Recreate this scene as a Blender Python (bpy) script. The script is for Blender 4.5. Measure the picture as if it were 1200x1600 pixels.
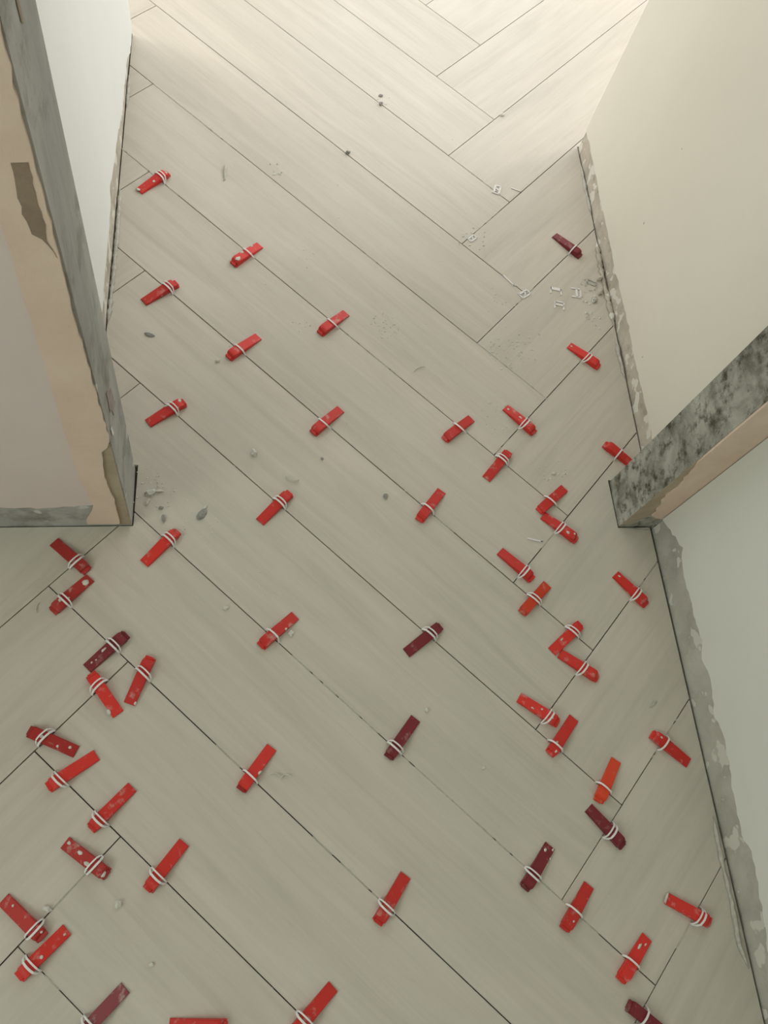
import bpy, bmesh, math, random
from mathutils import Matrix, Vector, noise

for o in list(bpy.data.objects):
    bpy.data.objects.remove(o, do_unlink=True)
scene = bpy.context.scene
C = scene.collection

# ------------------------------------------------------------------ camera
cam_d = bpy.data.cameras.new('camera')
cam_d.sensor_width = 36.0
cam_d.lens = 27.548
cam_d.clip_start = 0.02
cam = bpy.data.objects.new('camera', cam_d)
C.objects.link(cam)
M3 = Matrix(((0.98187, 0.008919, -0.189344), (-0.082085, 0.92038, -0.382313), (0.170858, 0.390924, 0.904426)))
cam.matrix_world = Matrix.Translation((-0.53387, -1.54649, 1.38728)) @ M3.to_4x4()
scene.camera = cam

# ------------------------------------------------------------------ world and daylight
world = bpy.data.worlds.new('world')
scene.world = world
world.use_nodes = True
bg = world.node_tree.nodes['Background']
bg.inputs[0].default_value = (0.82, 0.92, 1.0, 1)
bg.inputs[1].default_value = 1.0

def area(name, loc, rot, sx, sy, power, color):
    l = bpy.data.lights.new(name, 'AREA')
    l.shape = 'RECTANGLE'; l.size = sx; l.size_y = sy
    l.energy = power; l.color = color
    o = bpy.data.objects.new(name, l); C.objects.link(o)
    o.location = loc; o.rotation_euler = rot
    return o
def R90(k): return math.radians(90) * k
# daylight standing in four unseen windows; hall-left and room ones added for light
area('back_window_daylight', (0.65, 3.0, 1.65), (R90(-1), 0, 0), 1.3, 1.3, 17, (0.80, 0.92, 1.0))
area('hall_right_window_daylight', (2.30, 1.5, 1.6), (0, R90(1), 0), 1.4, 1.8, 62, (1.0, 0.98, 0.95))
area('hall_left_added_daylight', (-2.60, 1.5, 1.6), (0, R90(-1), 0), 1.4, 1.8, 66, (1.0, 0.97, 0.92))  # unseen window light, added to brighten the right hall wall
area('room_added_daylight', (-2.62, -2.3, 1.6), (0, R90(-1), 0), 1.4, 1.4, 22.5, (0.93, 1.0, 0.86))  # unseen window light, added to brighten the near room
vs = scene.view_settings
vs.view_transform = 'Standard'; vs.look = 'None'; vs.gamma = 1.0; vs.exposure = 0.0
vs.use_curve_mapping = False

# ------------------------------------------------------------------ helpers
def tag(o, label=None, cat=None, group=None, kind=None):
    if label: o['label'] = label
    if cat: o['category'] = cat
    if group: o['group'] = group
    if kind: o['kind'] = kind
    return o

def obj(name, bm, m, parent=None, smooth=False):
    me = bpy.data.meshes.new(name)
    bmesh.ops.recalc_face_normals(bm, faces=bm.faces[:])
    bm.to_mesh(me); bm.free()
    if smooth:
        for f in me.polygons: f.use_smooth = True
    me.materials.append(m)
    o = bpy.data.objects.new(name, me); C.objects.link(o)
    if parent: o.parent = parent
    return o

def empty(name, loc=(0, 0, 0), rz=0.0):
    o = bpy.data.objects.new(name, None); C.objects.link(o)
    o.empty_display_size = .05
    o.location = loc; o.rotation_euler = (0, 0, rz)
    return o

def box(bm, x0, x1, y0, y1, z0, z1):
    v = [bm.verts.new((x, y, z)) for z in (z0, z1) for x, y in ((x0, y0), (x1, y0), (x1, y1), (x0, y1))]
    for f in ((0, 3, 2, 1), (4, 5, 6, 7), (0, 1, 5, 4), (1, 2, 6, 5), (2, 3, 7, 6), (3, 0, 4, 7)):
        bm.faces.new([v[i] for i in f])

def prism(bm, pts, a, b):
    """extrude the closed 3-D polygon pts: ring at pts+a and at pts+b (vectors)"""
    lo = [bm.verts.new(Vector(q) + Vector(a)) for q in pts]
    hi = [bm.verts.new(Vector(q) + Vector(b)) for q in pts]
    n = len(pts)
    bm.faces.new(lo[::-1]); bm.faces.new(hi)
    for i in range(n):
        bm.faces.new([lo[i], lo[(i + 1) % n], hi[(i + 1) % n], hi[i]])

def rag(line, amp, step, seed):
    """make a polyline ragged: list of (a, b) points"""
    r = random.Random(seed); out = []
    for (a0, b0), (a1, b1) in zip(line, line[1:]):
        d = math.hypot(a1 - a0, b1 - b0); n = max(1, int(d / step))
        nx, ny = (-(b1 - b0) / d, (a1 - a0) / d) if d else (0, 0)
        for i in range(n):
            t = i / n; k = r.uniform(-amp, amp) if (i or out) else 0
            out.append((a0 + (a1 - a0) * t + nx * k, b0 + (b1 - b0) * t + ny * k))
    out.append(line[-1])
    return out

# ------------------------------------------------------------------ materials
def new_mat(name):
    m = bpy.data.materials.new(name); m.use_nodes = True
    nt = m.node_tree; b = nt.nodes['Principled BSDF']
    return m, nt, b
def nd(nt, t, **kw):
    n = nt.nodes.new(t)
    for k, v in kw.items(): setattr(n, k, v)
    return n
def noise_n(nt, vec, scale, detail=4, rough=.6, dist=0.0):
    n = nd(nt, 'ShaderNodeTexNoise')
    n.inputs['Scale'].default_value = scale; n.inputs['Detail'].default_value = detail
    n.inputs['Roughness'].default_value = rough; n.inputs['Distortion'].default_value = dist
    if vec: nt.links.new(vec, n.inputs['Vector'])
    return n
def ramp(nt, fac, stops):
    r = nd(nt, 'ShaderNodeValToRGB'); e = r.color_ramp.elements
    while len(e) < len(stops): e.new(.5)
    for el, (p, c) in zip(e, stops): el.position = p; el.color = (*c, 1) if len(c) == 3 else c
    nt.links.new(fac, r.inputs[0]); return r
def mix(nt, fac, a, b, mode='MIX'):
    n = nd(nt, 'ShaderNodeMix', data_type='RGBA', blend_type=mode)
    for sock, v in ((n.inputs[0], fac), (n.inputs[6], a), (n.inputs[7], b)):
        if hasattr(v, 'is_output'): nt.links.new(v, sock)
        elif isinstance(v, (int, float)): sock.default_value = v
        else: sock.default_value = (*v, 1)
    return n.outputs[2]
def mapping(nt, scale=(1, 1, 1), src='Object', rand=0.0):
    tc = nd(nt, 'ShaderNodeTexCoord'); mp = nd(nt, 'ShaderNodeMapping')
    mp.inputs['Scale'].default_value = scale
    nt.links.new(tc.outputs[src], mp.inputs['Vector'])
    if rand:
        oi = nd(nt, 'ShaderNodeObjectInfo'); ml = nd(nt, 'ShaderNodeMath', operation='MULTIPLY')
        ml.inputs[1].default_value = rand; nt.links.new(oi.outputs['Random'], ml.inputs[0])
        nt.links.new(ml.outputs[0], mp.inputs['Location'])
    return mp.outputs[0]
def bump(nt, b, h, strength, dist):
    n = nd(nt, 'ShaderNodeBump'); n.inputs['Strength'].default_value = strength
    n.inputs['Distance'].default_value = dist
    nt.links.new(h, n.inputs['Height']); nt.links.new(n.outputs[0], b.inputs['Normal'])

def mottled(name, stops, scale, detail=6, rough=.85, bmp=.25, bdist=.004, stretch=(1, 1, 1), speck=None, fine=None):
    m, nt, b = new_mat(name)
    v = mapping(nt, stretch)
    n = noise_n(nt, v, scale, detail, .65, .4)
    col = ramp(nt, n.outputs['Fac'], stops).outputs[0]
    if fine:
        n2 = noise_n(nt, mapping(nt, (1, 1, 1)), fine[0], 5, .7)
        f = ramp(nt, n2.outputs['Fac'], [(fine[1], (0, 0, 0)), (fine[2], (1, 1, 1))]).outputs[0]
        col = mix(nt, f, col, fine[3])
    if speck:
        n3 = noise_n(nt, mapping(nt, (1, 1, 1)), speck[0], 2, .5)
        f = ramp(nt, n3.outputs['Fac'], [(speck[1], (0, 0, 0)), (speck[1] + .02, (1, 1, 1))]).outputs[0]
        col = mix(nt, f, col, speck[2])
    nt.links.new(col, b.inputs['Base Color'])
    b.inputs['Roughness'].default_value = rough
    b.inputs['Specular IOR Level'].default_value = .25
    nb = noise_n(nt, v, scale * 5, 6, .7)
    bump(nt, b, nb.outputs['Fac'], bmp, bdist)
    return m

def tile_mat():
    m, nt, b = new_mat('wood_look_porcelain')
    vr = mapping(nt, (1.3, 16, 1), rand=37.0)
    n1 = noise_n(nt, vr, 1.6, 6, .62, .9)
    vf = mapping(nt, (2.5, 75, 1), rand=91.0)
    n2 = noise_n(nt, vf, 2.0, 3, .6, .3)
    vc = mapping(nt, (1.0, 2.2, 1), rand=11.0)
    n3 = noise_n(nt, vc, 2.6, 3, .5, .5)
    c = ramp(nt, n1.outputs['Fac'], [(.25, (.550, .503, .442)), (.5, (.622, .570, .503)), (.78, (.668, .617, .550))]).outputs[0]
    f2 = ramp(nt, n2.outputs['Fac'], [(.35, (.93, .93, .925)), (.6, (1, 1, 1))]).outputs[0]
    c = mix(nt, .55, c, f2, 'MULTIPLY')
    f3 = ramp(nt, n3.outputs['Fac'], [(.3, (.94, .95, .93)), (.7, (1.04, 1.03, 1.01))]).outputs[0]
    c = mix(nt, .8, c, f3, 'MULTIPLY')
    # thin film of tiling dust
    vd = mapping(nt, (1, 1, 1), rand=5.0)
    nd1 = noise_n(nt, vd, 5.0, 6, .7)
    fd = ramp(nt, nd1.outputs['Fac'], [(.56, (0, 0, 0)), (.8, (.35, .35, .35))]).outputs[0]
    c = mix(nt, fd, c, (.62, .60, .54))
    nt.links.new(c, b.inputs['Base Color'])
    rr = ramp(nt, nd1.outputs['Fac'], [(.35, (.30, .30, .30)), (.75, (.52, .52, .52))]).outputs[0]
    nt.links.new(rr, b.inputs['Roughness'])
    b.inputs['Specular IOR Level'].default_value = .38
    bump(nt, b, n1.outputs['Fac'], .05, .002)
    return m

def plastic(name, col, dusty):
    m, nt, b = new_mat(name)
    v = mapping(nt, (1, 1, 1), rand=19.0)
    n = noise_n(nt, v, 55, 5, .62)
    oi = nd(nt, 'ShaderNodeObjectInfo')
    f = ramp(nt, n.outputs['Fac'], [(.56, (0, 0, 0)), (.74, (dusty, dusty, dusty))]).outputs[0]
    dk = ramp(nt, oi.outputs['Random'], [(0, (.82, .82, .82)), (1, (1.08, 1.08, 1.08))]).outputs[0]
    base = mix(nt, 1.0, col, dk, 'MULTIPLY')
    c = mix(nt, f, base, (.62, .54, .48))
    nt.links.new(c, b.inputs['Base Color'])
    b.inputs['Roughness'].default_value = .42
    b.inputs['Specular IOR Level'].default_value = .4
    bump(nt, b, n.outputs['Fac'], .08, .001)
    return m

M = {}
M['tile'] = tile_mat()
M['screed'] = mottled('tile_adhesive', [(.3, (.08, .076, .066)), (.7, (.15, .143, .128))], 30)
M['white_paint'] = mottled('white_wall_paint', [(.3, (.81, .82, .80)), (.7, (.85, .855, .835))], 3, bmp=.06, bdist=.002, rough=.7)
M['cream_paint'] = mottled('cream_wall_paint', [(.3, (.76, .725, .635)), (.7, (.80, .76, .67))], 2.5, bmp=.06, bdist=.002, rough=.7,
                           speck=(34, .775, (.34, .33, .29)))
M['near_paint'] = mottled('off_white_wall_paint', [(.3, (.73, .74, .69)), (.7, (.77, .775, .725))], 3, bmp=.08, bdist=.002, rough=.75)
M['cement_left'] = mottled('grey_cement_render', [(.28, (.26, .255, .24)), (.5, (.40, .39, .37)), (.75, (.55, .54, .51))], 5, stretch=(1.4, 1.4, .45),
                           fine=(11, .50, .68, (.24, .22, .195)), speck=(17, .66, (.60, .59, .56)))
M['cement_right'] = mottled('mouldy_cement_render', [(.30, (.10, .092, .07)), (.42, (.24, .232, .195)), (.55, (.42, .41, .36)), (.8, (.60, .585, .525))], 13, detail=10, bmp=.6,
                            fine=(38, .50, .66, (.075, .068, .05)))
M['cement_strip'] = mottled('bare_cement_strip', [(.3, (.44, .395, .33)), (.55, (.58, .53, .45)), (.75, (.70, .65, .56))], 14, bmp=.5,
                            speck=(26, .585, (.74, .71, .64)), fine=(18, .52, .70, (.36, .315, .255)))
M['cement_near'] = mottled('grey_bare_cement', [(.3, (.40, .385, .34)), (.55, (.52, .50, .445)), (.8, (.63, .61, .545))], 10, bmp=.4,
                           speck=(24, .60, (.66, .645, .585)), fine=(12, .52, .72, (.36, .345, .30)))
M['putty'] = mottled('pinkish_putty', [(.3, (.70, .54, .44)), (.6, (.77, .61, .50)), (.8, (.81, .66, .55))], 9, bmp=.25)
M['mauve'] = mottled('mauve_grey_paint', [(.3, (.68, .58, .555)), (.7, (.72, .62, .595))], 4, bmp=.08)
M['brown'] = mottled('brown_render', [(.3, (.24, .18, .13)), (.7, (.36, .28, .21))], 14, bmp=.4)
M['tan'] = mottled('tan_render', [(.3, (.36, .29, .21)), (.7, (.50, .42, .32))], 10, bmp=.3)
M['ceiling'] = mottled('ceiling_white', [(.3, (.74, .74, .72)), (.7, (.78, .78, .76))], 3)
M['frame'] = mottled('window_frame_white', [(.3, (.7, .7, .7)), (.7, (.75, .75, .75))], 3, rough=.5)
M['red'] = plastic('red_plastic', (.70, .036, .027), .55)
M['orange_red'] = plastic('orange_red_plastic', (.74, .065, .024), .4)
M['dull_red'] = plastic('dusty_dull_red_plastic', (.50, .040, .036), .8)
M['dark_red'] = plastic('dark_red_plastic', (.40, .022, .020), .6)
M['maroon'] = plastic('maroon_plastic', (.20, .018, .026), .40)
M['mauve_plastic'] = plastic('dusty_maroon_plastic', (.30, .07, .085), .8)
M['white_plastic'] = mottled('white_clip_plastic', [(.3, (.82, .79, .78)), (.7, (.90, .87, .86))], 60, rough=.4, bmp=.05)
M['plaster'] = mottled('white_plaster_bits', [(.3, (.62, .60, .54)), (.7, (.76, .74, .68))], 120, rough=.9, bmp=.3, bdist=.001)
M['mortar'] = mottled('grey_mortar_bits', [(.3, (.24, .235, .215)), (.7, (.40, .385, .35))], 120, rough=.9, bmp=.3, bdist=.001)
M['dust'] = mottled('joint_dust', [(.3, (.42, .40, .35)), (.7, (.62, .60, .54))], 90, rough=.95, bmp=.3, bdist=.001)

# ------------------------------------------------------------------ floor: screed and herringbone planks
H = 2.6                                        # ceiling height
X0, X1, Y0, Y1 = -2.55, 2.2, -3.0, 2.9
bm = bmesh.new(); box(bm, X0 - .2, X1 + .2, Y0 - .2, Y1 + .2, -.06, -.010)
floor = obj('floor', bm, M['screed'])
tag(floor, 'pale wood-look porcelain planks laid herringbone with open joints', 'floor', kind='structure')

def lhx(y): return -.784 + .0175 * (y + .55)      # left hall wall face
def rhx(y): return .345 + .024 * (y + .515)       # right hall wall face
g = .002
obstacles = [
    [(-2.9, -.862 + .003), (-2.9, -.983), (-.7135, -.983), (-.7095, -.862 + .003)],                # door wall, left piece
    [(-1.0, -.87), (lhx(-.87) + g, -.87), (lhx(.322) + .003, .322), (-1.0, .322)],                        # left hall wall
    [(.2435, -1.000), (.5, -1.000), (.5, -.892), (.2435, -.892)],                                           # door wall, right stub
    [(.3188, -3.2), (.6, -3.2), (.6, -.99), (.3145, -.99)],                                                 # near right wall
    [(rhx(-.9) - .004, -.9), (.55, -.9), (.55, .068), (rhx(.068) - .004, .068)],                          # right hall wall
    [(.40, -.02), (2.6, -.02), (2.6, .070), (.40, .070)],                                                 # return of right hall wall
    [(X1, -3.2), (3, -3.2), (3, 3.2), (X1, 3.2)], [(-3, -3.2), (X0, -3.2), (X0, 3.2), (-3, 3.2)],
    [(-3, Y1), (3, Y1), (3, 3.4), (-3, 3.4)], [(-3, -3.4), (3, -3.4), (3, Y0), (-3, Y0)],
    [(.5, -3.3), (2.6, -3.3), (2.6, 0), (.5, 0)],                                                          # solid side behind the right walls
]
def inside(poly, x, y):
    s = 0
    for (x0, y0), (x1, y1) in zip(poly, poly[1:] + poly[:1]):
        c = (x1 - x0) * (y - y0) - (y1 - y0) * (x - x0)
        if abs(c) < 1e-9: continue
        if s == 0: s = 1 if c > 0 else -1
        elif (c > 0) != (s > 0): return False
    return True
W_, NR = .1965, 6.1246
L_ = W_ * NR
GAP = .0015
S2 = math.sqrt(.5)
rng = random.Random(4)
def plank(u0, v0, along):
    lu, lv = (L_, W_) if along == 'u' else (W_, L_)
    cu, cv = u0 + lu / 2, v0 + lv / 2
    cx, cy = (cu + cv) * S2, (cv - cu) * S2
    if not (X0 - .7 < cx < X1 + .7 and Y0 - .7 < cy < Y1 + .7): return
    ang = -math.pi / 4 if along == 'u' else math.pi / 4
    hx, hy = L_ / 2 - GAP / 2 - rng.uniform(0, .0002), W_ / 2 - GAP / 2 - rng.uniform(0, .0003)
    bm = bmesh.new()
    bm.faces.new([bm.verts.new((x, y, 0)) for x, y in ((-hx, -hy), (hx, -hy), (hx, hy), (-hx, hy))])
    mat = Matrix.Translation((cx, cy, 0)) @ Matrix.Rotation(ang, 4, 'Z')
    inv = mat.inverted()
    cut = False
    for poly in obstacles:
        lp = [inv @ Vector((x, y, 0)) for x, y in poly]
        # quick reject
        if max(q.x for q in lp) < -hx or min(q.x for q in lp) > hx or max(q.y for q in lp) < -hy or min(q.y for q in lp) > hy: continue
        for a, b in zip(lp, lp[1:] + lp[:1]):
            d = b - a; n = Vector((-d.y, d.x, 0)).normalized()
            bmesh.ops.bisect_plane(bm, geom=bm.verts[:] + bm.edges[:] + bm.faces[:], dist=1e-6, plane_co=a, plane_no=n)
        l2 = [(q.x, q.y) for q in lp]
        kill = [f for f in bm.faces if inside(l2, f.calc_center_median().x, f.calc_center_median().y)]
        if kill:
            cut = True
            bmesh.ops.delete(bm, geom=kill, context='FACES')
    if not bm.faces: bm.free(); return
    bmesh.ops.dissolve_limit(bm, angle_limit=.01, verts=bm.verts[:], edges=bm.edges[:])
    if sum(f.calc_area() for f in bm.faces) < 2e-4: bm.free(); return
    r = bmesh.ops.extrude_face_region(bm, geom=bm.faces[:])
    top = [v for v in r['geom'] if isinstance(v, bmesh.types.BMVert)]
    for v in bm.verts:
        v.co.z = -.009
    for v in top: v.co.z = 0.0
    te = [e for e in bm.edges if all(abs(v.co.z) < 1e-6 for v in e.verts)]
    bmesh.ops.bevel(bm, geom=te, offset=.0005, segments=1, affect='EDGES', clamp_overlap=True)
    o = obj('plank', bm, M['tile'], floor)
    o.location = (cx, cy, -rng.uniform(0, .0003)); o.rotation_euler = (0, 0, ang)
for m_ in range(-4, 5):
    for k in range(-22, 23):
        plank(k * W_ - L_ + m_ * L_, -k * W_ + m_ * L_, 'u')
        plank((k - 1) * W_ + m_ * L_, -(k - 1) * W_ + m_ * L_, 'v')

# ------------------------------------------------------------------ walls
def plan_wall(name, pts, m, z0=-.009, z1=H):
    bm = bmesh.new(); prism(bm, [(x, y, 0) for x, y in pts], (0, 0, z0), (0, 0, z1))
    return obj(name, bm, m)
def coat(name, poly3, off, m, parent):
    """a skin of plaster: closed 3-D outline on the wall face, pushed out by off"""
    bm = bmesh.new(); prism(bm, poly3, (0, 0, 0), off)
    return obj(name, bm, m, parent)

# left hall wall: cement core, white paint with a ragged lower edge
lw = plan_wall('wall_left', [(lhx(-.87), -.866), (lhx(.318), .318), (-.93, .318), (-.93, -.866)], M['cement_strip'])
tag(lw, 'white hall wall on the left with bare cement along its foot', 'wall', kind='structure')
edge = [(.3178, .012), (.24, .010), (.189, .040), (.116, .042), (.051, .044), (-.017, .045), (-.075, .066), (-.159, .074), (-.221, .084), (-.275, .100), (-.298, .076), (-.379, .072), (-.479, .075), (-.544, .066), (-.62, .085), (-.74, .07), (-.864, .075)]
pl = [(lhx(y), y, z) for y, z in rag(edge, .004, .015, 1)] + [(lhx(-.864), -.864, H - .002), (lhx(.3178), .3178, H - .002)]
coat('paint_coat', pl, (.004, 0, 0), M['white_paint'], lw)

# right hall wall with return
rw = plan_wall('wall_right', [(rhx(-.893), -.8935), (.56, -.8935), (.56, -.05), (2.3, -.05), (2.3, .066), (rhx(.066), .066)], M['cement_strip'])
tag(rw, 'cream hall wall on the right with bare cement along its foot', 'wall', kind='structure')
edge = [(.0655, .055), (-.006, .055), (-.159, .052), (-.228, .050), (-.278, .053), (-.351, .048), (-.41, .052), (-.465, .054), (-.538, .056), (-.603, .051), (-.686, .053), (-.767, .055), (-.893, .050)]
pl = [(rhx(y), y, z) for y, z in rag(edge, .0025, .012, 2)] + [(rhx(-.893), -.893, H - .002), (rhx(.0655), .0655, H - .002)]
coat('paint_coat', pl, (-.0035, 0, 0), M['cream_paint'], rw)

# door wall, left piece: its end leans a little
def jx(z): return -.7155 + .0215 * z
bm = bmesh.new()
v = []
for z in (-.009, H):
    v += [bm.verts.new((x, y, z)) for x, y in ((-2.7, -.981), (jx(z), -.981), (jx(z) + .001, -.8655), (-2.7, -.8655))]
for f in ((3, 2, 1, 0), (4, 5, 6, 7), (0, 1, 5, 4), (1, 2, 6, 5), (2, 3, 7, 6), (3, 0, 4, 7)): bm.faces.new([v[i] for i in f])
fl = obj('wall_front_left', bm, M['cement_left'])
tag(fl, 'left stub of door wall with grey cement jamb and pinkish putty face', 'wall', kind='structure')
FY = -.981
bnd = [(-.764, .100), (-.768, .224), (-.758, .42), (-.751, .554), (-.747, .65), (-.742, .764), (-.737, .805), (-.728, 1.1), (-.70, 2.0), (-.685, H - .002)]
low = [(-2.69, .088), (-1.2, .088), (-.92, .089), (-.858, .087), (-.80, .091), (-.764, .100)]
pl = [(x, FY, z) for x, z in rag(low, .003, .012, 3)[:-1]] + [(x, FY, z) for x, z in rag(bnd, .001, .03, 4)] + [(-2.69, FY, H - .002)]
coat('old_paint', pl, (0, -.0025, 0), M['mauve'], fl)
right = [(-.735, .016), (-.733, .03), (-.730, .125), (-.733, .212), (-.725, .298), (-.714, .312), (-.7085, .33), (-.7085, .42), (-.706, .53), (-.7055, .607), (-.704, .704), (-.7015, .768), (-.700, .83), (-.699, .902), (-.696, .96), (-.690, 1.2), (-.665, H - .002)]
leftb = [(x - .004, z) for x, z in bnd[::-1]] + [(-.775, .07), (-.79, .03), (-.79, .016)]
pl = [(x, FY, z) for x, z in rag(right, .0011, .014, 5)] + [(x, FY, z) for x, z in rag(leftb, .001, .03, 6)]
coat('putty_band', pl, (0, -.0048, 0), M['putty'], fl)
b1 = [(-.719, .84), (-.704, .842), (-.7065, .80), (-.7055, .768), (-.7085, .745), (-.7035, .722), (-.713, .748), (-.720, .754), (-.723, .78), (-.722, .81), (-.719, .84)]
coat('bare_patch', [(x, FY, z) for x, z in rag(b1, .001, .008, 7)[:-1]], (0, -.0054, 0), M['brown'], fl)
b2 = [(-.740, .004), (-.7165, .004), (-.7125, .20), (-.7095, .318), (-.727, .318), (-.740, .2)]
coat('bare_render', [(x, FY, z) for x, z in b2], (0, -.0012, 0), M['tan'], fl)
# smears on the grey jamb face
M['smear'] = mottled('reddish_smear', [(.3, (.30, .225, .21)), (.7, (.40, .34, .32))], 40)
def smear(name, pts, m):
    coat(name, [(jx(z) + .0008, y, z) for y, z in pts], (.0006, 0, 0), m, fl)
smear('red_smear', rag([(-.945, .40), (-.915, .36), (-.905, .31), (-.93, .315), (-.945, .35), (-.945, .40)], .003, .008, 21)[:-1], M['smear'])
smear('plaster_chip', rag([(-.968, .335), (-.958, .33), (-.955, .30), (-.966, .312), (-.968, .335)], .001, .006, 22)[:-1], M['plaster'])
smear('rust_stain', rag([(-.93, .965), (-.92, .955), (-.925, .925), (-.932, .93), (-.93, .965)], .002, .006, 23)[:-1], M['brown'])
# door wall, right stub
fr = plan_wall('wall_front_right', [(.2455, -.997), (.3195, -.997), (.3195, -1.002), (.56, -1.002), (.56, -.8945), (.2475, -.8945)], M['cement_right'])
tag(fr, 'right stub of door wall with mould-stained cement jamb', 'wall', kind='structure')
FR = -.997
pe = [(.318, .045), (.300, .050), (.287, .066), (.276, .11), (.262, .165), (.2665, .20), (.254, .262), (.247, .30)]
pl = [(x, FR, z) for x, z in rag(pe, .003, .012, 8)] + [(.2465, FR, .4), (.2465, FR, H - .002), (.3185, FR, H - .002)]
coat('putty_coat', pl, (0, -.004, 0), M['putty'], fr)
pb = [(.2462, .012), (.262, .02), (.285, .055), (.29, .07), (.27, .20), (.256, .30), (.2462, .32)]
coat('bare_render', [(x, FR, z) for x, z in pb], (0, -.0012, 0), M['tan'], fr)

# near right wall
nr = plan_wall('wall_near_right', [(.3205, -3.05), (.56, -3.05), (.56, -1.0025), (.3205, -1.0025)], M['cement_near'])
tag(nr, 'off-white wall on the near right with ragged grey cement foot', 'wall', kind='structure')
edge = [(-1.0025, .048), (-1.016, .055), (-1.079, .092), (-1.106, .077), (-1.144, .075), (-1.208, .078), (-1.258, .082), (-1.291, .069), (-1.328, .079), (-1.362, .074), (-1.395, .066), (-1.425, .078), (-1.474, .076), (-1.537, .064), (-1.593, .062), (-1.618, .079), (-1.667, .075), (-1.725, .067), (-1.78, .058), (-2.1, .07), (-3.04, .07)]
pl = [(.3205, y, z) for y, z in rag(edge, .003, .01, 9)] + [(.3205, -3.04, H - .002), (.3205, -1.0025, H - .002)]
coat('paint_coat', pl, (-.004, 0, 0), M['near_paint'], nr)

# the rest of the shell: outer walls with inferred and added windows, ceiling
def wall_with_windows(name, axis, at, thick, a0, a1, wins, m):
    bm = bmesh.new(); cells = []
    p = a0
    for w0, w1, z0, z1 in wins:
        cells += [(p, w0, -.009, H), (w0, w1, -.009, z0), (w0, w1, z1, H)]; p = w1
    cells.append((p, a1, -.009, H))
    for (p, q, r, s) in cells:
        if axis == 'y': box(bm, p, q, at, at + thick, r, s)
        else: box(bm, at, at + thick, p, q, r, s)
    return obj(name, bm, m)
def window(name, axis, at, w0, w1, z0, z1, label):
    bm = bmesh.new()
    def bx(p, q, r, s):
        if axis == 'y': box(bm, p, q, at, at + .04, r, s)
        else: box(bm, at, at + .04, p, q, r, s)
    for a in (w0, (w0 + w1) / 2 - .025, w1 - .05): bx(a, a + .05, z0, z1)
    for z in (z0, z1 - .05):
        bx(w0 + .05, (w0 + w1) / 2 - .025, z, z + .05); bx((w0 + w1) / 2 + .025, w1 - .05, z, z + .05)
    return tag(obj(name, bm, M['frame']), label, 'window', kind='structure')
tag(wall_with_windows('wall_back', 'y', 2.905, .1, -2.7, 2.35, [(0, 1.3, 1.0, 2.3)], M['white_paint']), 'white far wall of the hall with its window opening', 'wall', kind='structure')
tag(wall_with_windows('wall_near_left', 'x', -2.66, .1, -3.15, 2.9, [(-3.0, -1.6, .9, 2.3), (.6, 2.4, .9, 2.3)], M['near_paint']), 'off-white long side wall with two added window openings', 'wall', kind='structure')
bm = bmesh.new(); box(bm, -2.7, .6, -3.15, -3.055, -.009, H)
tag(obj('wall_rear', bm, M['near_paint']), 'off-white wall behind the viewpoint', 'wall', kind='structure')
tag(wall_with_windows('wall_far_right', 'x', 2.25, .1, -.05, 2.9, [(.6, 2.4, .9, 2.3)], M['white_paint']), 'white side wall of the hall beyond the corner', 'wall', kind='structure')
bm = bmesh.new(); box(bm, -2.75, 2.45, -3.2, 3.05, H + .002, H + .1)
tag(obj('ceiling', bm, M['ceiling']), 'plain white ceiling over both rooms', 'ceiling', kind='structure')
window('window_1', 'y', 2.93, 0, 1.3, 1.0, 2.3, 'white window frame in the far hall wall')
window('added_window_2', 'x', -2.59, -3.0, -1.6, .9, 2.3, 'white window frame added unseen in the near room side wall')
window('added_window_3', 'x', -2.59, .6, 2.4, .9, 2.3, 'white window frame added unseen in the left side wall of the hall')
window('window_4', 'x', 2.25, .6, 2.4, .9, 2.3, 'white window frame in the right side wall of the hall')

# ------------------------------------------------------------------ mortar along the wall feet
def ridge(name, path, w, h, seed, m, label, parent=None, cat='mortar'):
    """lumpy strip of mortar along a floor path"""
    r = random.Random(seed); bm = bmesh.new(); rings = []
    pts = []
    for (x0, y0), (x1, y1) in zip(path, path[1:]):
        d = math.hypot(x1 - x0, y1 - y0); n = max(2, int(d / .008))
        pts += [(x0 + (x1 - x0) * i / n, y0 + (y1 - y0) * i / n) for i in range(n)]
    pts.append(path[-1])
    for i, (x, y) in enumerate(pts):
        a = pts[max(0, i - 1)]; b = pts[min(len(pts) - 1, i + 1)]
        d = Vector((b[0] - a[0], b[1] - a[1])).normalized(); nx, ny = -d.y, d.x
        t = min(1, i / 3, (len(pts) - 1 - i) / 3) * .85 + .15
        ww = w * t * r.uniform(.5, 1.2); hh = h * t * r.uniform(.5, 1.2)
        rings.append([bm.verts.new((x + nx * ww * s, y + ny * ww * s, .0003 + hh * k)) for s, k in ((-1, 0), (-.5, .8), (.1, 1), (.7, .55), (1, 0))])
    for A, B in zip(rings, rings[1:]):
        for j in range(4): bm.faces.new([A[j], A[j + 1], B[j + 1], B[j]])
        bm.faces.new([A[4], A[0], B[0], B[4]])
    bm.faces.new(rings[0]); bm.faces.new(rings[-1][::-1])
    o = obj(name, bm, m, parent, smooth=True)
    return tag(o, label, cat)
ridge('mortar_fillet', [(rhx(-.24) - .006, -.25), (rhx(-.33) - .009, -.33), (rhx(-.40) - .008, -.40), (rhx(-.50) - .005, -.50)], .008, .006, 1, M['cement_strip'],
      'crumbly mortar ridge along the right hall wall foot')
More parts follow.
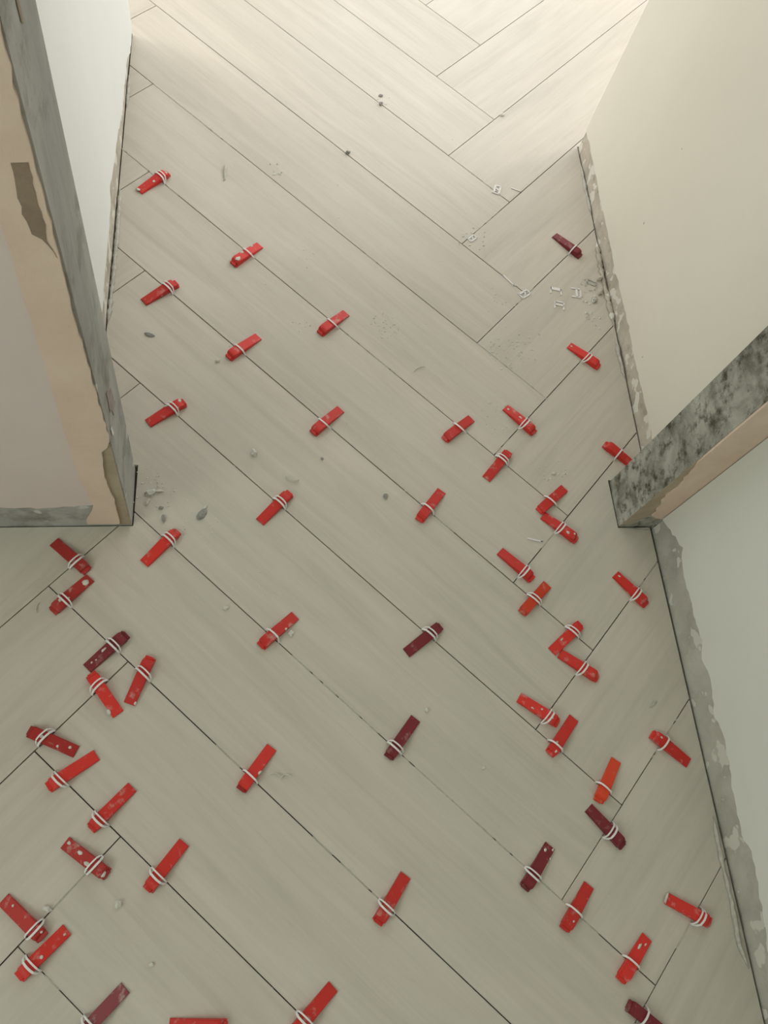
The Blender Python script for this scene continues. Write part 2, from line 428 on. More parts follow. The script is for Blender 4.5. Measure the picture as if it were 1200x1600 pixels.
ridge('mortar_fillet', [(rhx(.0) - .005, .0), (rhx(-.08) - .006, -.08), (rhx(-.16) - .005, -.16)], .005, .004, 11, M['dust'],
      'thin pale mortar ridge at far end of right hall wall')
ridge('mortar_fillet', [(rhx(-.53) - .007, -.53), (rhx(-.58) - .010, -.58), (rhx(-.64) - .006, -.64)], .006, .007, 12, M['dust'],
      'short pale mortar lump at right hall wall beside bright red wedge')
ridge('mortar_fillet', [(.309, -1.56), (.306, -1.63), (.307, -1.70), (.303, -1.765), (.311, -1.80)], .005, .006, 2, M['dust'],
      'pale mortar ridge along near right wall beside white-tipped wedge')
ridge('mortar_fillet', [(lhx(.2) + .004, .19), (lhx(.1) + .004, .07)], .004, .004, 3, M['dust'], 'thin mortar ridge at far end of left hall wall')
ridge('mortar_fillet', [(lhx(-.18) + .005, -.18), (lhx(-.3) + .007, -.30), (lhx(-.42) + .006, -.42), (lhx(-.54) + .004, -.54)], .005, .005, 4, M['dust'],
      'long pale mortar ridge along the left hall wall foot')
ridge('mortar_fillet', [(.265, -1.004), (.29, -1.006), (.312, -1.005)], .003, .004, 5, M['dust'], 'small mortar crust under the right jamb stub')

# dust packed into stretches of the joints
bm = bmesh.new()
for i, (x0, y0, x1, y1) in enumerate([
(-0.4326, -1.2347, -0.289, -1.3784),
(-0.2594, -1.4079, -0.0449, -1.6225),
(-0.0428, -1.6245, 0.0553, -1.7227),
(-0.2955, -0.5382, -0.1836, -0.6501),
(-0.5693, -1.376, -0.5216, -1.4237),
(-0.4102, -1.535, -0.3065, -1.6388),
(-0.8233, -1.6777, -0.7884, -1.7127),
(-0.7326, -1.5316, -0.8087, -1.6077),
(-0.1411, -0.9705, -0.1069, -1.0046),
(0.001, -0.001, 0.1244, -0.1244),
(-0.7101, 0.1543, -0.5314, -0.0244),
(-0.7747, -0.059, -0.6467, -0.187),
(0.1437, -0.6995, 0.0007, -0.5564),
(0.0379, -0.7958, 0.0046, -0.8291),
(0.2807, -1.3867, 0.2146, -1.4528),
(0.2415, -1.7038, 0.1878, -1.7575),
(0.0373, -0.2406, 0.1019, -0.176),
(0.1031, -0.4527, 0.1575, -0.3983),
(0.2759, -1.1135, 0.2456, -1.1439),
(-0.1519, -0.9596, -0.1164, -0.9952),
(0.3125, -1.077, 0.2702, -1.1193),
(0.0696, -1.0419, 0.105, -1.0066),
(-0.2324, -0.3234, -0.183, -0.3728),
]):
    r = random.Random(i); d = Vector((x1 - x0, y1 - y0, 0)); ln = d.length; d.normalize(); n = Vector((-d.y, d.x, 0))
    k = max(3, int(ln / .006)); prev = None
    for j in range(k + 1):
        c = Vector((x0, y0, 0)) + d * ln * j / k; hw = GAP * .5 + r.choice((0, 0, 0, .0005, .0012)) * r.random()
        z = -.0002 + (.0008 if hw > .001 else 0)
        ring = [bm.verts.new(c + n * s * hw + Vector((0, 0, zz))) for s, zz in ((-1, -.004), (-1, z - .0003), (0, z + .0004), (1, z - .0003), (1, -.004))]
        if prev and r.random() > .14:
            for q in range(4): bm.faces.new([prev[q], prev[q + 1], ring[q + 1], ring[q]])
        prev = ring
tag(obj('joint_dust', bm, M['dust'], floor), 'white tiling dust packed into parts of the floor joints', kind='stuff')

# ------------------------------------------------------------------ levelling wedges and clips
LEN = .0845
def wedge_meshes():
    """body lies along +x from the thin tip (0) to the heel"""
    bm = bmesh.new()
    prof = [(0, .0), (0, .0022), (.030, .0068), (.056, .0108), (.070, .0122), (.0755, .0112), (.0785, .0070), (.0785, 0)]
    hw = .0098
    lo = [bm.verts.new((x, -hw, z)) for x, z in prof]; hi = [bm.verts.new((x, hw, z)) for x, z in prof]
    n = len(prof)
    bm.faces.new(lo); bm.faces.new(hi[::-1])
    for i in range(n): bm.faces.new([lo[i], hi[i], hi[(i + 1) % n], lo[(i + 1) % n]])
    bmesh.ops.recalc_face_normals(bm, faces=bm.faces[:])
    bmesh.ops.bevel(bm, geom=[e for e in bm.edges if sum(v.co.z for v in e.verts) > .003], offset=.0009, segments=2, affect='EDGES', clamp_overlap=True)
    body = bpy.data.meshes.new('wedge_body'); bm.to_mesh(body); bm.free()
    bm = bmesh.new()
    box(bm, .0780, .0845, -.0085, .0065, 0, .0052)
    box(bm, .0775, .0830, .0065, .0100, 0, .0036)
    bmesh.ops.bevel(bm, geom=[e for e in bm.edges if sum(v.co.z for v in e.verts) > .003], offset=.0006, segments=1, affect='EDGES')
    heel = bpy.data.meshes.new('wedge_heel'); bm.to_mesh(heel); bm.free()
    return body, heel
body_me, heel_me = wedge_meshes()
def with_mat(me, m):
    c = me.copy(); c.materials.clear(); c.materials.append(m); return c
KIND = {k: (with_mat(body_me, M[m]), with_mat(heel_me, M[m])) for k, m in (('r', 'red'), ('m', 'maroon'), ('x', 'mauve_plastic'), ('o', 'orange_red'), ('d', 'dull_red'), ('k', 'dark_red'))}
SHADE = {50: 'x', 25: 'o', 16: 'o', 35: 'd', 36: 'd', 43: 'd', 40: 'k', 45: 'd'}

def top_z(x):
    prof = [(0, .0022), (.030, .0068), (.056, .0108), (.070, .0122), (.0755, .0112), (.0785, .0070), (.0845, .0052)]
    for (a, za), (b, zb) in zip(prof, prof[1:]):
        if a <= x <= b: return za + (zb - za) * (x - a) / (b - a)
    return .004

def strap(bm, pts, w, t, axis):
    """flat bent strap through pts; its width runs along axis"""
    rings = []
    for i, q in enumerate(pts):
        a = pts[max(0, i - 1)]; b = pts[min(len(pts) - 1, i + 1)]
        d = (b - a).normalized(); n = axis.cross(d).normalized()
        rings.append([bm.verts.new(q + axis * w * s + n * t * k) for s, k in ((-.5, -.5), (.5, -.5), (.5, .5), (-.5, .5))])
    for A, B in zip(rings, rings[1:]):
        for j in range(4): bm.faces.new([A[j], A[(j + 1) % 4], B[(j + 1) % 4], B[j]])
    bm.faces.new(rings[0][::-1]); bm.faces.new(rings[-1])

def blob(bm, c, rx, ry, rz, seed, rot=0.0, sub=1):
    r = random.Random(seed)
    res = bmesh.ops.create_icosphere(bm, subdivisions=sub, radius=1)
    off = Vector((r.uniform(0, 99),) * 3); cs, sn = math.cos(rot), math.sin(rot)
    for v in res['verts']:
        k = 1 + .55 * noise.noise(v.co * 1.3 + off)
        x, y, z = v.co.x * rx * k, v.co.y * ry * k, v.co.z * rz * k
        v.co = Vector((c[0] + x * cs - y * sn, c[1] + x * sn + y * cs, max(c[2] - rz * .3, c[2] + z)))

WEDGES = [
(1, [-0.7293, -0.1813], [-0.6714, -0.1271], [-0.6912, -0.1425], -45, [0.0039, 0.0039], 'r', 'd', 'dusty red wedge by left hall wall, farthest of all'),
(2, [-0.4672, -0.3137], [-0.5289, -0.3744], [-0.4933, -0.3404], -45, [-0.0038, -0.0038], 'r', 's', 'mortar-splashed red wedge down-right of the farthest wedge'),
(3, [-0.711, -0.4823], [-0.6462, -0.4326], [-0.6651, -0.4465], -45, [0.0014, 0.0014], 'r', 'd', 'red wedge beside left hall wall, straight below the farthest'),
(4, [-0.4778, -0.5588], [-0.5399, -0.6146], [-0.5195, -0.5921], -45, [-0.0009, -0.0009], 'r', 's', 'clean red wedge with square heel, below the mortar-splashed wedge'),
(5, [-0.2897, -0.4913], [-0.3485, -0.5469], [-0.3173, -0.5164], -45, [-0.0058, -0.0058], 'r', 's', 'red wedge with mortar crust trailing down its joint'),
(6, [-0.6965, -0.7711], [-0.6261, -0.7222], [-0.6503, -0.7392], -45, [0.0028, 0.0028], 'r', 'd', 'red wedge in doorway, nearest the left jamb'),
(7, [-0.317, -0.7329], [-0.3749, -0.7881], [-0.3501, -0.7614], -45, [-0.0049, -0.0049], 'r', 's', 'red wedge alone in the middle of the doorway'),
(8, [-0.0397, -0.7495], [-0.1031, -0.8], [-0.0654, -0.7683], -45, [-0.006, -0.006], 'r', 's', 'red wedge left of the gravelly patch, above doorway centre'),
(9, [0.0423, -0.7216], [0.0953, -0.7827], [0.0743, -0.7594], 45, [0.0022, -0.0022], 'r', 'd', 'red wedge tilting down-right beside gravel, above doorway line'),
(10, [-0.0252, -0.8897], [0.0313, -0.8288], [0.0136, -0.8473], -45, [0.0005, 0.0005], 'r', 'd', 'red wedge pointing down-left between gravel and doorway threshold'),
(11, [0.2189, -0.5568], [0.2769, -0.6125], [0.2506, -0.5831], 45, [0.0053, -0.0053], 'r', 'd', "bright red wedge beside right hall wall's cement strip"),
(12, [0.3002, -0.8521], [0.2533, -0.8104], [0.2817, -0.8298], 45, [-0.0011, 0.0011], 'r', 's', 'red wedge tucked against the dirty right jamb'),
(13, [0.144, -0.9089], [0.0767, -0.9625], [0.1052, -0.9389], -45, [-0.0023, -0.0023], 'r', 's', "upper red wedge of the pair beside right jamb's foot"),
(14, [0.0842, -0.9716], [0.1449, -1.0275], [0.1158, -0.9958], 45, [0.0019, -0.0019], 'r', 'd', "lower red wedge of the pair beside right jamb's foot"),
(15, [-0.0146, -1.051], [0.038, -1.1071], [0.0212, -1.0904], 45, [0.0013, -0.0013], 'r', 'd', 'red wedge just below the smeared white plastic sliver'),
(16, [0.064, -1.1216], [0.0066, -1.1729], [0.0354, -1.147], -45, [0.0005, 0.0005], 'r', 'd', 'short-looking red wedge under the wedge below the plastic sliver'),
(17, [0.2154, -1.1004], [0.2661, -1.1662], [0.2472, -1.1422], 45, [0.0016, -0.0016], 'r', 'd', 'red wedge closest below right doorway corner'),
(18, [0.0579, -1.2476], [0.1204, -1.1997], [0.1012, -1.2128], -45, [-0.0003, -0.0003], 'r', 'd', 'upper red wedge of the touching V right of centre'),
(19, [0.0719, -1.2556], [0.1351, -1.3048], [0.1092, -1.2802], 45, [0.0019, -0.0019], 'r', 'd', 'lower red wedge of the touching V right of centre'),
(20, [-0.0227, -1.3317], [0.0423, -1.3815], [0.0252, -1.3643], 45, [0.0025, -0.0025], 'r', 'd', "speckled red wedge whose heel touches another's thin tip"),
(21, [0.0724, -1.3773], [0.0184, -1.4336], [0.0304, -1.4199], -45, [0.0002, 0.0002], 'r', 's', "red wedge whose tip touches the speckled wedge's heel"),
(22, [-0.2271, -1.2413], [-0.1572, -1.1931], [-0.1791, -1.2103], -45, [0.0031, 0.0031], 'm', 'd', 'maroon wedge in picture centre, heel up-right'),
(23, [-0.2196, -1.357], [-0.2749, -1.4199], [-0.2625, -1.4048], -45, [0.0014, 0.0014], 'm', 'd', 'maroon wedge below centre, heel down-left, on whitened joint'),
(24, [0.286, -1.4689], [0.2215, -1.4116], [0.2413, -1.426], 45, [0.0025, -0.0025], 'r', 's', 'red wedge pointing at near right wall, halfway down'),
(25, [0.1424, -1.4526], [0.0934, -1.5188], [0.1079, -1.4974], -45, [0.0006, 0.0006], 'r', 's', 'orange-red upright wedge above a maroon wedge'),
(26, [0.0724, -1.5256], [0.1247, -1.5942], [0.1042, -1.5632], 45, [0.0052, -0.0052], 'm', 'd', 'maroon wedge right under the orange-red upright wedge'),
(27, [-0.0038, -1.5795], [-0.0631, -1.6434], [-0.0441, -1.6233], -45, [-0.0012, -0.0012], 'm', 'd', 'maroon wedge with white plaster spots on its tip'),
(28, [0.0534, -1.6472], [-0.0049, -1.7097], [0.0172, -1.6846], -45, [0.0005, 0.0005], 'r', 's', 'red wedge beside whitish joint streak, low right'),
(29, [0.1363, -1.7379], [0.0777, -1.7917], [0.1032, -1.7706], -45, [0.0013, 0.0013], 'r', 's', 'plaster-smeared red wedge nearest the bottom right corner'),
(30, [0.1841, -1.6797], [0.2565, -1.7255], [0.2364, -1.7088], 45, [0.0051, -0.0051], 'r', 'd', 'red wedge with white-capped tip beside near right wall'),
(31, [0.1452, -1.8793], [0.0837, -1.8264], [0.1031, -1.8422], 45, [0.0034, -0.0034], 'm', 's', 'maroon wedge cut by the bottom edge, right side'),
(32, [-0.6938, -1.0594], [-0.6346, -0.9968], [-0.6517, -1.0157], -45, [0.0042, 0.0042], 'r', 'd', "red wedge just below left jamb's foot"),
(33, [-0.4878, -0.9826], [-0.4256, -0.9202], [-0.4477, -0.9417], -45, [0.0028, 0.0028], 'r', 'd', 'clean red wedge in doorway, down-left of centre'),
(34, [-0.4238, -1.1624], [-0.4881, -1.2167], [-0.4684, -1.199], -45, [0.003, 0.003], 'r', 's', 'red wedge with loose plaster flake at its side'),
(35, [-0.8478, -1.0125], [-0.7878, -1.0699], [-0.8071, -1.0504], 45, [0.0009, -0.0009], 'r', 'd', 'dull red wedge close under the left front wall'),
(36, [-0.7861, -1.0859], [-0.8399, -1.1417], [-0.8228, -1.1225], -45, [0.0013, 0.0013], 'r', 'd', 'dull red wedge with large white plaster splash'),
(37, [-0.7798, -1.2445], [-0.7168, -1.1869], [-0.7386, -1.2067], -45, [0.0023, 0.0023], 'm', 'd', 'maroon wedge on the left, above two red ones'),
(38, [-0.7247, -1.3207], [-0.7708, -1.2529], [-0.7546, -1.2758], 45, [-0.004, 0.004], 'r', 'd', "red wedge butting against the left maroon wedge's tip"),
(39, [-0.707, -1.3049], [-0.6751, -1.2289], [-0.6883, -1.2569], -45, [0.003, 0.003], 'r', 'd', 'chipped-edge red wedge right of the left maroon one'),
(40, [-0.7855, -1.3783], [-0.861, -1.3407], [-0.8355, -1.3567], 45, [-0.0038, 0.0038], 'r', 'd', 'dark red wedge at left edge, heel toward frame'),
(41, [-0.7555, -1.3852], [-0.825, -1.4296], [-0.8074, -1.4157], -45, [-0.0029, -0.0029], 'r', 'd', 'red wedge under the dark red left-edge wedge'),
(42, [-0.6967, -1.4377], [-0.7567, -1.4963], [-0.7424, -1.4807], -45, [-0.0026, -0.0026], 'r', 'd', 'red wedge above the T-shaped joint, lower left'),
(43, [-0.7937, -1.5136], [-0.7293, -1.5644], [-0.7499, -1.549], 45, [0.0001, -0.0001], 'r', 'd', 'powder-coated red wedge tilting down-right, lower left'),
(44, [-0.6152, -1.5283], [-0.6688, -1.5905], [-0.6524, -1.5707], -45, [-0.002, -0.002], 'r', 'd', 'smooth red wedge on the long dark lower-left joint'),
(45, [-0.8736, -1.5876], [-0.8158, -1.6415], [-0.8293, -1.6283], 45, [0.0014, -0.0014], 'r', 'd', 'red wedge touching the left picture edge, low'),
(46, [-0.7835, -1.6347], [-0.8451, -1.6896], [-0.8272, -1.6738], -45, [-0.0021, -0.0021], 'r', 'd', 'speckled red wedge under the low left-edge wedge'),
(47, [-0.4726, -1.3901], [-0.5254, -1.455], [-0.5107, -1.4346], -45, [0.001, 0.001], 'r', 's', 'two-toned red wedge beside two white curls'),
(48, [-0.2629, -1.6075], [-0.3141, -1.6705], [-0.2953, -1.65], -45, [-0.0017, -0.0017], 'r', 'd', 'red wedge alone at bottom centre'),
(49, [-0.3879, -1.7493], [-0.4527, -1.8042], [-0.4366, -1.7866], -45, [0.0003, 0.0003], 'r', 'd', 'red wedge cut by bottom edge, near centre'),
(50, [-0.6948, -1.7181], [-0.758, -1.7746], [-0.7441, -1.757], -45, [-0.0009, -0.0009], 'm', 'd', 'dusty mauve wedge cut by bottom edge, lower left'),
(52, [0.2397, -0.2382], [0.292, -0.2988], [0.2783, -0.2775], 45, [0.0003, -0.0003], 'm', 's', 'maroon wedge beside right hall wall, far end'),
(53, [-0.1227, -0.9165], [-0.1757, -0.9792], [-0.1567, -0.9549], -45, [0.0003, 0.0003], 'r', 's', 'red wedge in doorway, right of centre, above joint gap'),
]
SPLASH = {36: [(.013, .002, .007, .0055), (.062, -.003, .003, .003), (.05, .004, .002, .002)], 27: [(.012, -.004, .003, .0026), (.003, .007, .003, .0015), (.018, .0105, .002, .0015), (.03, .0105, .002, .0012)],
          38: [(.012, .010, .005, .003)], 39: [(.004, -.009, .003, .002), (.03, .0095, .003, .0015)], 46: [(.006, .003, .0022, .0016), (.045, .003, .0026, .0026)],
          45: [(.018, .003, .002, .002), (.0765, .005, .002, .002)], 17: [(.008, .002, .0028, .0016)], 30: [(-.0005, 0, .0022, .0095)], 29: [(.022, -.004, .006, .0022), (.012, .003, .003, .0015)],
          2: [(.07, .002, .006, .005), (.05, -.006, .004, .003), (.018, -.007, .004, .002)], 20: [(.03, -.004, .003, .0016), (.045, .003, .002, .002), (.068, .0, .002, .002)],
          34: [(.03, .008, .0025, .002)], 9: [(.008, 0, .003, .0025), (.04, .002, .004, .002)], 1: [(.002, .004, .004, .005), (.04, -.004, .003, .003), (.078, 0, .003, .004)],
          6: [(.05, .009, .006, .002), (.075, .004, .003, .004)], 21: [(.06, -.003, .002, .002), (.075, .004, .003, .002)], 11: [(.006, 0, .003, .002)], 47: [(.045, .009, .004, .002)],
          37: [(.012, .002, .002, .0015), (.02, .0, .0018, .0014), (.04, .004, .005, .002)], 24: [(.068, -.003, .0024, .0016)], 43: [(.03, .002, .005, .003), (.05, -.004, .006, .003), (.078, -.002, .004, .005), (.006, .003, .003, .003)],
          40: [(.012, -.002, .0028, .0026), (.03, .004, .002, .002), (.06, 0, .004, .003)], 14: [(.06, -.002, .004, .003), (.072, .004, .0025, .002)], 18: [(.03, .004, .003, .0016)], 28: [(.065, .004, .002, .0016)]}
GW = 'red and maroon levelling wedges'
GC = 'white levelling clips in the joints'
for (num, tip, heel, clip, jang, lean, col, style, label) in WEDGES:
    tip, heel, clip, lean = (Vector((*q, 0)) for q in (tip, heel, clip, lean))
    mid = (tip + heel) / 2; d = (heel - tip).normalized()
    start = heel - d * LEN * .985 if num != 12 else heel - d * .080
    ang = math.atan2(d.y, d.x)
    root = empty('levelling_wedge', (start.x, start.y, .0006), ang)
    tag(root, label, 'wedge', GW)
    kind = SHADE.get(num, col)
    sc = .95 + .1 * random.Random(num).random()
    for nm, me in zip(('body', 'heel'), KIND[kind] if num != 47 else (KIND['r'][0], KIND['k'][1])):
        o = bpy.data.objects.new(nm, me); C.objects.link(o); o.parent = root
        if num % 3 == 0: o.scale = (1, -1, 1)
    if num in SPLASH:
        for q, (x, y, rx, ry) in enumerate(SPLASH[num]):
            bm = bmesh.new()
            blob(bm, (x, y, top_z(x) if abs(y) < .0095 else .004), rx, ry, .0012, num * 9 + q, sub=2)
            obj('plaster_splash', bm, M['plaster'], root, smooth=True)
    # clip
    j = math.radians(jang); s = Vector((math.cos(j), math.sin(j), 0)); across = Vector((-s.y, s.x, 0))
    crs = abs(d.dot(across)); half = .0105 / max(crs, .6) + .0062
    # where the wedge axis crosses the joint, the strap is centred there
    den = s.x * d.y - s.y * d.x
    t = ((start - clip).x * d.y - (start - clip).y * d.x) / den
    cen = clip + s * t
    xw = (cen - start).dot(d)
    bm = bmesh.new()
    ups = [(-1, -.007), (-.98, .0015), (-.86, .007), (-.62, .0118), (-.3, .0132), (0, .0137), (.3, .0132), (.62, .0118), (.86, .007), (.98, .0015), (1, -.007)]
    ln = lean.dot(across)
    ln = max(-.008, min(.008, ln))
    offs = [(ln, .0031)] if style == 's' else [(ln - .0037, .0033), (ln + .0037, .0025)]
    for oi_, (off, w) in enumerate(offs):
        need = max(top_z(max(0, min(.0845, xw + off))), top_z(max(0, min(.0845, xw))), .009) + .0030
        k = need / .0132
        pts = []
        for a, z in ups:
            rise = max(0.0, z) / .0137
            pts.append(cen + s * half * a + across * off * (rise ** .6 if rise else 0) + Vector((0, 0, z * k if z > 0 else z)))
        strap(bm, pts, w, .0013, across)
    o = obj('levelling_clip', bm, M['white_plastic'])
    tag(o, 'white clip strap over the ' + label, 'clip', GC)
    me = o.data
    o.location = cen; me.transform(Matrix.Translation(-cen))

# the loose wedge without a clip, at the bottom edge of the view
root = empty('levelling_wedge', (-.6325, -1.7745, .0004), math.atan2(-1.7733 + 1.7629, -.5461 + .632))
tag(root, 'loose bright red wedge without a clip, cut by bottom edge', 'wedge', GW)
for nm, me in zip(('body', 'heel'), KIND['r']):
    o = bpy.data.objects.new(nm, me); C.objects.link(o); o.parent = root

# ------------------------------------------------------------------ snapped-off clip tabs
def tab(x, y, rz, style, label, m=M['white_plastic'], size=1.0):
    bm = bmesh.new(); t = .0014; w = .0030 * size
    def bar(a, b, ww=w):
        a, b = Vector((*a, 0)) * size, Vector((*b, 0)) * size
        d = (b - a).normalized(); n = Vector((-d.y, d.x, 0)) * ww / 2
        prism(bm, [a - n, b - n, b + n, a + n], (0, 0, 0), (0, 0, t))
    if style in 'AH':
        bar((-.011, -.011), (-.011, .011)); bar((.011, -.011), (.011, .011))
        bar((-.011, .010), (.011, .010)); bar((-.011, .001), (.011, .001), w * 1.6)
        if style == 'A': pass
    if style == 'U':
        bar((-.011, -.004), (-.011, .011)); bar((.011, -.006), (.011, .011)); bar((-.0115, -.002), (.0115, -.002), w * 2.2)
    if style == 'O':
        bar((-.011, -.006), (-.011, .010)); bar((.011, -.006), (.011, .006)); bar((-.011, .006), (.011, .006), w * 1.3); bar((-.011, -.005), (.011, -.005), w * 1.3); bar((-.002, -.004), (.004, .005), w)
    if style == 'I':
        bar((-.016, .0005), (0, 0)); bar((0, 0), (.016, -.0008)); bar((.013, -.003), (.016, .002))
    o = obj('broken_clip', bm, m)
    o.location = (x, y, .0004); o.rotation_euler = (0, 0, rz); o.scale = (1.15, 1.15, 1)
    return tag(o, label, 'clip', 'snapped-off clip tabs on the floor')
R = math.radians
tab(.1123, -.1024, R(70), 'O', 'square white broken clip loop, farthest of the loose tabs')
tab(.0277, -.2607, R(40), 'O', 'small white broken clip loop on joint left of maroon wedge', size=.8)
tab(.1338, -.4167, R(35), 'O', 'white broken clip loop at the V of the joints')
tab(.1005, -.3800, R(-50), 'I', 'thin white clip sliver lying in the joint above broken loop')
tab(.2127, -.4000, R(170), 'U', 'upper white tab of the stacked H-shaped broken clip pair')
tab(.2135, -.4440, R(-12), 'A', 'lower white tab of the stacked H-shaped broken clip pair', size=.85)
tab(.2624, -.4061, R(-97), 'A', 'white A-shaped broken clip tab beside the stacked pair', size=.95)
tab(.3060, -.3790, R(-25), 'A', 'dust-coated A-shaped clip tab by right hall wall foot', M['dust'], .95)
tab(.1611, -.0980, R(-20), 'I', 'white bent clip sliver right of the farthest loop', size=.7)
tab(.0580, -1.0240, R(-12), 'I', 'straight white clip sliver above the paired red wedges', size=.85)

# ------------------------------------------------------------------ larger crumbs and flakes, one by one
def crumb(x, y, sx, sy, sz, rot, m, label, name='mortar_crumb', cat='crumb'):
    bm = bmesh.new(); blob(bm, (0, 0, sz * .3), sx, sy, sz, int(abs(x * 7919 + y * 104729) * 10), 0, 2)
    o = obj(name, bm, m); o.location = (x, y, .0003); o.rotation_euler = (0, 0, R(rot))
    return tag(o, label, cat, 'loose crumbs and flakes on the planks')
def curl(x, y, ln, w, bend, rot, m, label, lift=.003):
    bm = bmesh.new(); pts = []
    for i in range(9):
        a = (i / 8 - .5) * 2
        pts.append(Vector((a * ln / 2, bend * (1 - a * a), .0012 + lift * a * a * .5)))
    strap(bm, pts, .0022 if w is None else w, .0008, Vector((0, .35, .94)).normalized())
    o = obj('plaster_curl', bm, m); o.location = (x, y, .0004); o.rotation_euler = (0, 0, R(rot))
    return tag(o, label, 'flake', 'loose crumbs and flakes on the planks')
G_, P_ = M['mortar'], M['plaster']
crumb(-.2545, -.0202, .006, .0045, .006, 20, G_, 'grey mortar crumb sitting on a joint in the far hall')
crumb(-.1583, .1566, .0065, .0045, .004, 60, G_, 'grey crumb pair below, in the far middle of hall')
crumb(-.1559, .1862, .005, .004, .003, 10, G_, 'small grey crumb behind the far middle crumb')
crumb(.1636, .1574, .008, .004, .004, 30, P_, 'pale crumb on the V joint at the far right')
crumb(-.4921, -.8337, .008, .006, .007, 120, P_, 'white chunky crumb in the doorway centre-left')
crumb(-.5914, -.9619, .013, .007, .0045, 60, G_, 'largest grey mortar chip, below the left jamb')
crumb(-.5850, -.9480, .007, .003, .003, 60, P_, 'pale smear on the largest grey mortar chip', 'plaster_flake', 'flake')
crumb(-.6986, -.5624, .010, .0045, .0025, -20, G_, 'flat grey chip near left hall wall')
crumb(-.6852, -.9167, .011, .006, .005, 25, P_, 'white crumpled plaster scrap by left jamb foot', 'plaster_flake', 'flake')
crumb(-.6700, -.9140, .010, .0025, .003, 5, P_, 'thin tail flake of plaster scrap at left jamb', 'plaster_flake', 'flake')
crumb(-.6890, -.9360, .007, .003, .003, 60, P_, 'small flake under plaster scrap at left jamb', 'plaster_flake', 'flake')
crumb(-.6650, -.9480, .004, .0035, .003, 0, G_, 'small grey crumb below plaster scrap at left jamb')
crumb(-.6600, -.9700, .003, .008, .003, 10, G_, 'sliver of grey mortar above wedge under left jamb')
curl(-.4192, -.8878, .026, .006, -.005, -20, P_, 'curved white plaster flake above the doorway wedge')
crumb(-.5618, -.6212, .004, .004, .004, 0, P_, 'round white crumb beside the clean square-heeled wedge')
crumb(-.5477, -1.1443, .005, .004, .003, 0, P_, 'round white crumb alone left of centre')
crumb(-.4330, -1.1956, .0055, .005, .004, 45, P_, 'white flake leaning on a red wedge left of centre', 'plaster_flake', 'flake')
crumb(-.7111, -1.6063, .006, .005, .0045, 45, P_, 'white crumb under smooth red wedge, lower left')
crumb(-.8144, -1.6036, .008, .004, .005, -30, P_, 'white crumb beside low left-edge wedge')
crumb(-.6595, -1.6931, .004, .003, .003, -30, P_, 'small white crumb at the bottom left')
crumb(-.1978, -1.3444, .0035, .0035, .003, 0, P_, 'small white crumb up-right of lower maroon wedge')
curl(-.4690, -1.4370, .016, None, .004, -15, P_, 'left white curl beside the two-toned red wedge')
curl(-.4510, -1.4420, .018, None, .006, 10, P_, 'right white curl beside the two-toned red wedge')
crumb(-.5441, -.1057, .0035, .028, .003, -4, M['dust'], 'long pale mortar sliver in the far left hall', 'plaster_flake', 'flake')
curl(-.8643, -1.1337, .018, None, .003, 80, P_, 'thin white curl left of plaster-splashed wedge')
curl(-.1390, -.6302, .030, .0018, .005, 30, P_, 'thin pale curl in the middle of the doorway')
crumb(-.2380, -.9258, .005, .006, .003, 0, G_, 'dark grey crumb left of doorway wedge')
crumb(-.3593, -.8443, .003, .003, .002, 0, G_, 'tiny dark crumb under central doorway wedge')
crumb(-.1073, -1.4487, .004, .0025, .002, 20, P_, 'small pale crumb right of lower maroon wedge')
crumb(-.7978, -1.0608, .014, .004, .0015, 20, M['dust'], 'pale dust flake at heel of dull red wedges', 'plaster_flake', 'flake')
crumb(.1240, -.8766, .006, .003, .003, 0, P_, 'pale flake beside pair of wedges near right jamb', 'plaster_flake', 'flake')
crumb(.2381, -1.357, .010, .004, .001, 30, M['dust'], 'faint plaster fleck near the near right wall', 'plaster_flake', 'flake')
crumb(.3050, -.4250, .010, .006, .005, 40, M['dust'], 'dusty mortar lump beside the right hall wall')
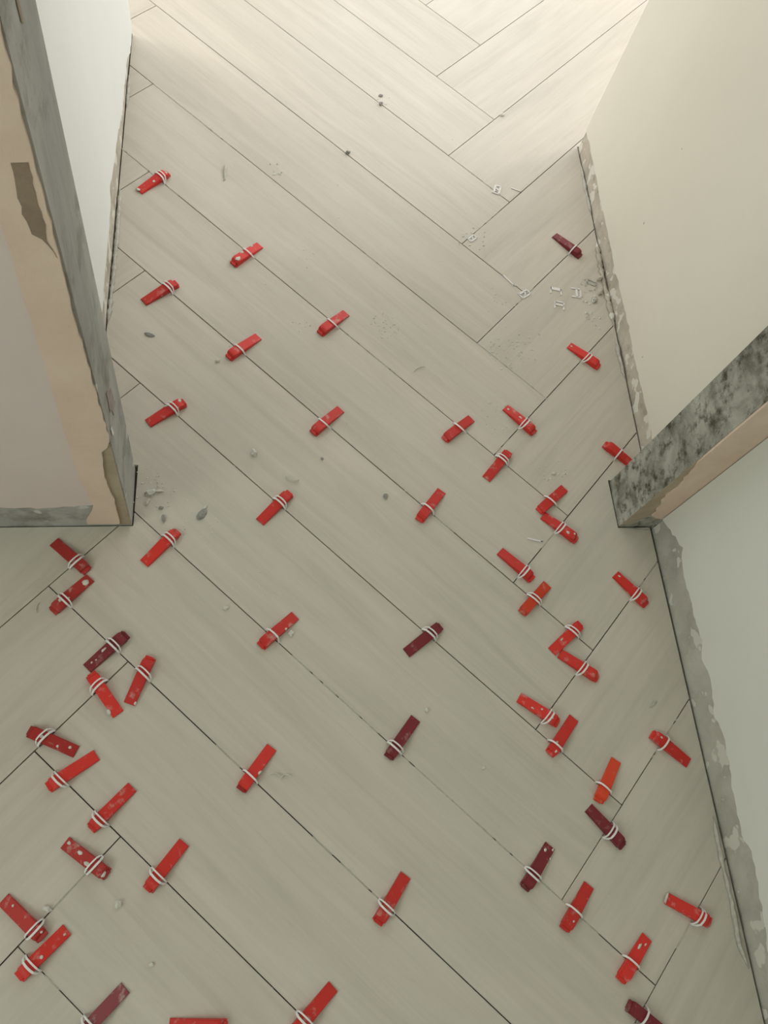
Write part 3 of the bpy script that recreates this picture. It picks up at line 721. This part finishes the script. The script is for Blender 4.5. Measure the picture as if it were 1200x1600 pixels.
crumb(.3300, -.3620, .008, .005, .006, 40, M['cement_strip'], 'brownish mortar lump against right hall wall')
crumb(.3240, -.4010, .011, .007, .006, 70, M['cement_strip'], 'brown mortar clod next to dust-coated clip tab')

# countless grit
bm = bmesh.new(); r = random.Random(77)
def grit(x, y, s):
    h = s * r.uniform(.35, .8); a = r.uniform(0, 6.28); k = r.randint(4, 5)
    ring = [bm.verts.new((x + math.cos(a + i * 6.283 / k) * s * r.uniform(.6, 1.2), y + math.sin(a + i * 6.283 / k) * s * r.uniform(.5, 1.1), .0002)) for i in range(k)]
    tp = bm.verts.new((x + r.uniform(-.3, .3) * s, y + r.uniform(-.3, .3) * s, h))
    for i in range(k): bm.faces.new([ring[i], ring[(i + 1) % k], tp])
for (cx, cy, rad, n, smax) in [(.062, -.5859, .045, 60, .0030), (.0176, -.7407, .045, 30, .0028), (-.2067, -.5207, .035, 45, .0026), (-.3735, -.3477, .03, 14, .002), (-.3881, -.5285, .025, 12, .0025), (-.4296, -.0886, .02, 8, .004),
                              (-.1577, .1634, .03, 8, .003), (.1311, -.8766, .04, 16, .003), (-.6086, -.9888, .06, 26, .0026), (-.6794, -.9168, .04, 26, .0024), (.0304, -.2644, .04, 20, .003), (.1417, -.5576, .05, 30, .0024),
                              (.296, -.481, .03, 16, .004), (-.692, -.8836, .03, 16, .002), (-.50, -1.12, .05, 10, .002), (.08, -.40, .05, 20, .002), (.30, -.40, .04, 26, .0035)]:
    for _ in range(n):
        a = r.uniform(0, 6.283); q = rad * math.sqrt(r.random()); x, y = cx + math.cos(a) * q, cy + math.sin(a) * q
        if x < .31: grit(x, y, smax * r.uniform(.4, 1.25))
for _ in range(190):
    y = r.uniform(-1.9, .5) if r.random() < .45 else r.uniform(-.95, .2)
    x = r.uniform(-.68, .22) if y > -1.02 else r.uniform(-.9, .29)
    grit(x, y, r.choice((.0008, .001, .0013, .0018)))
tag(obj('mortar_grit', bm, M['plaster']), 'scattered grey-white grit and crumbs strewn over the planks', 'grit', kind='stuff')
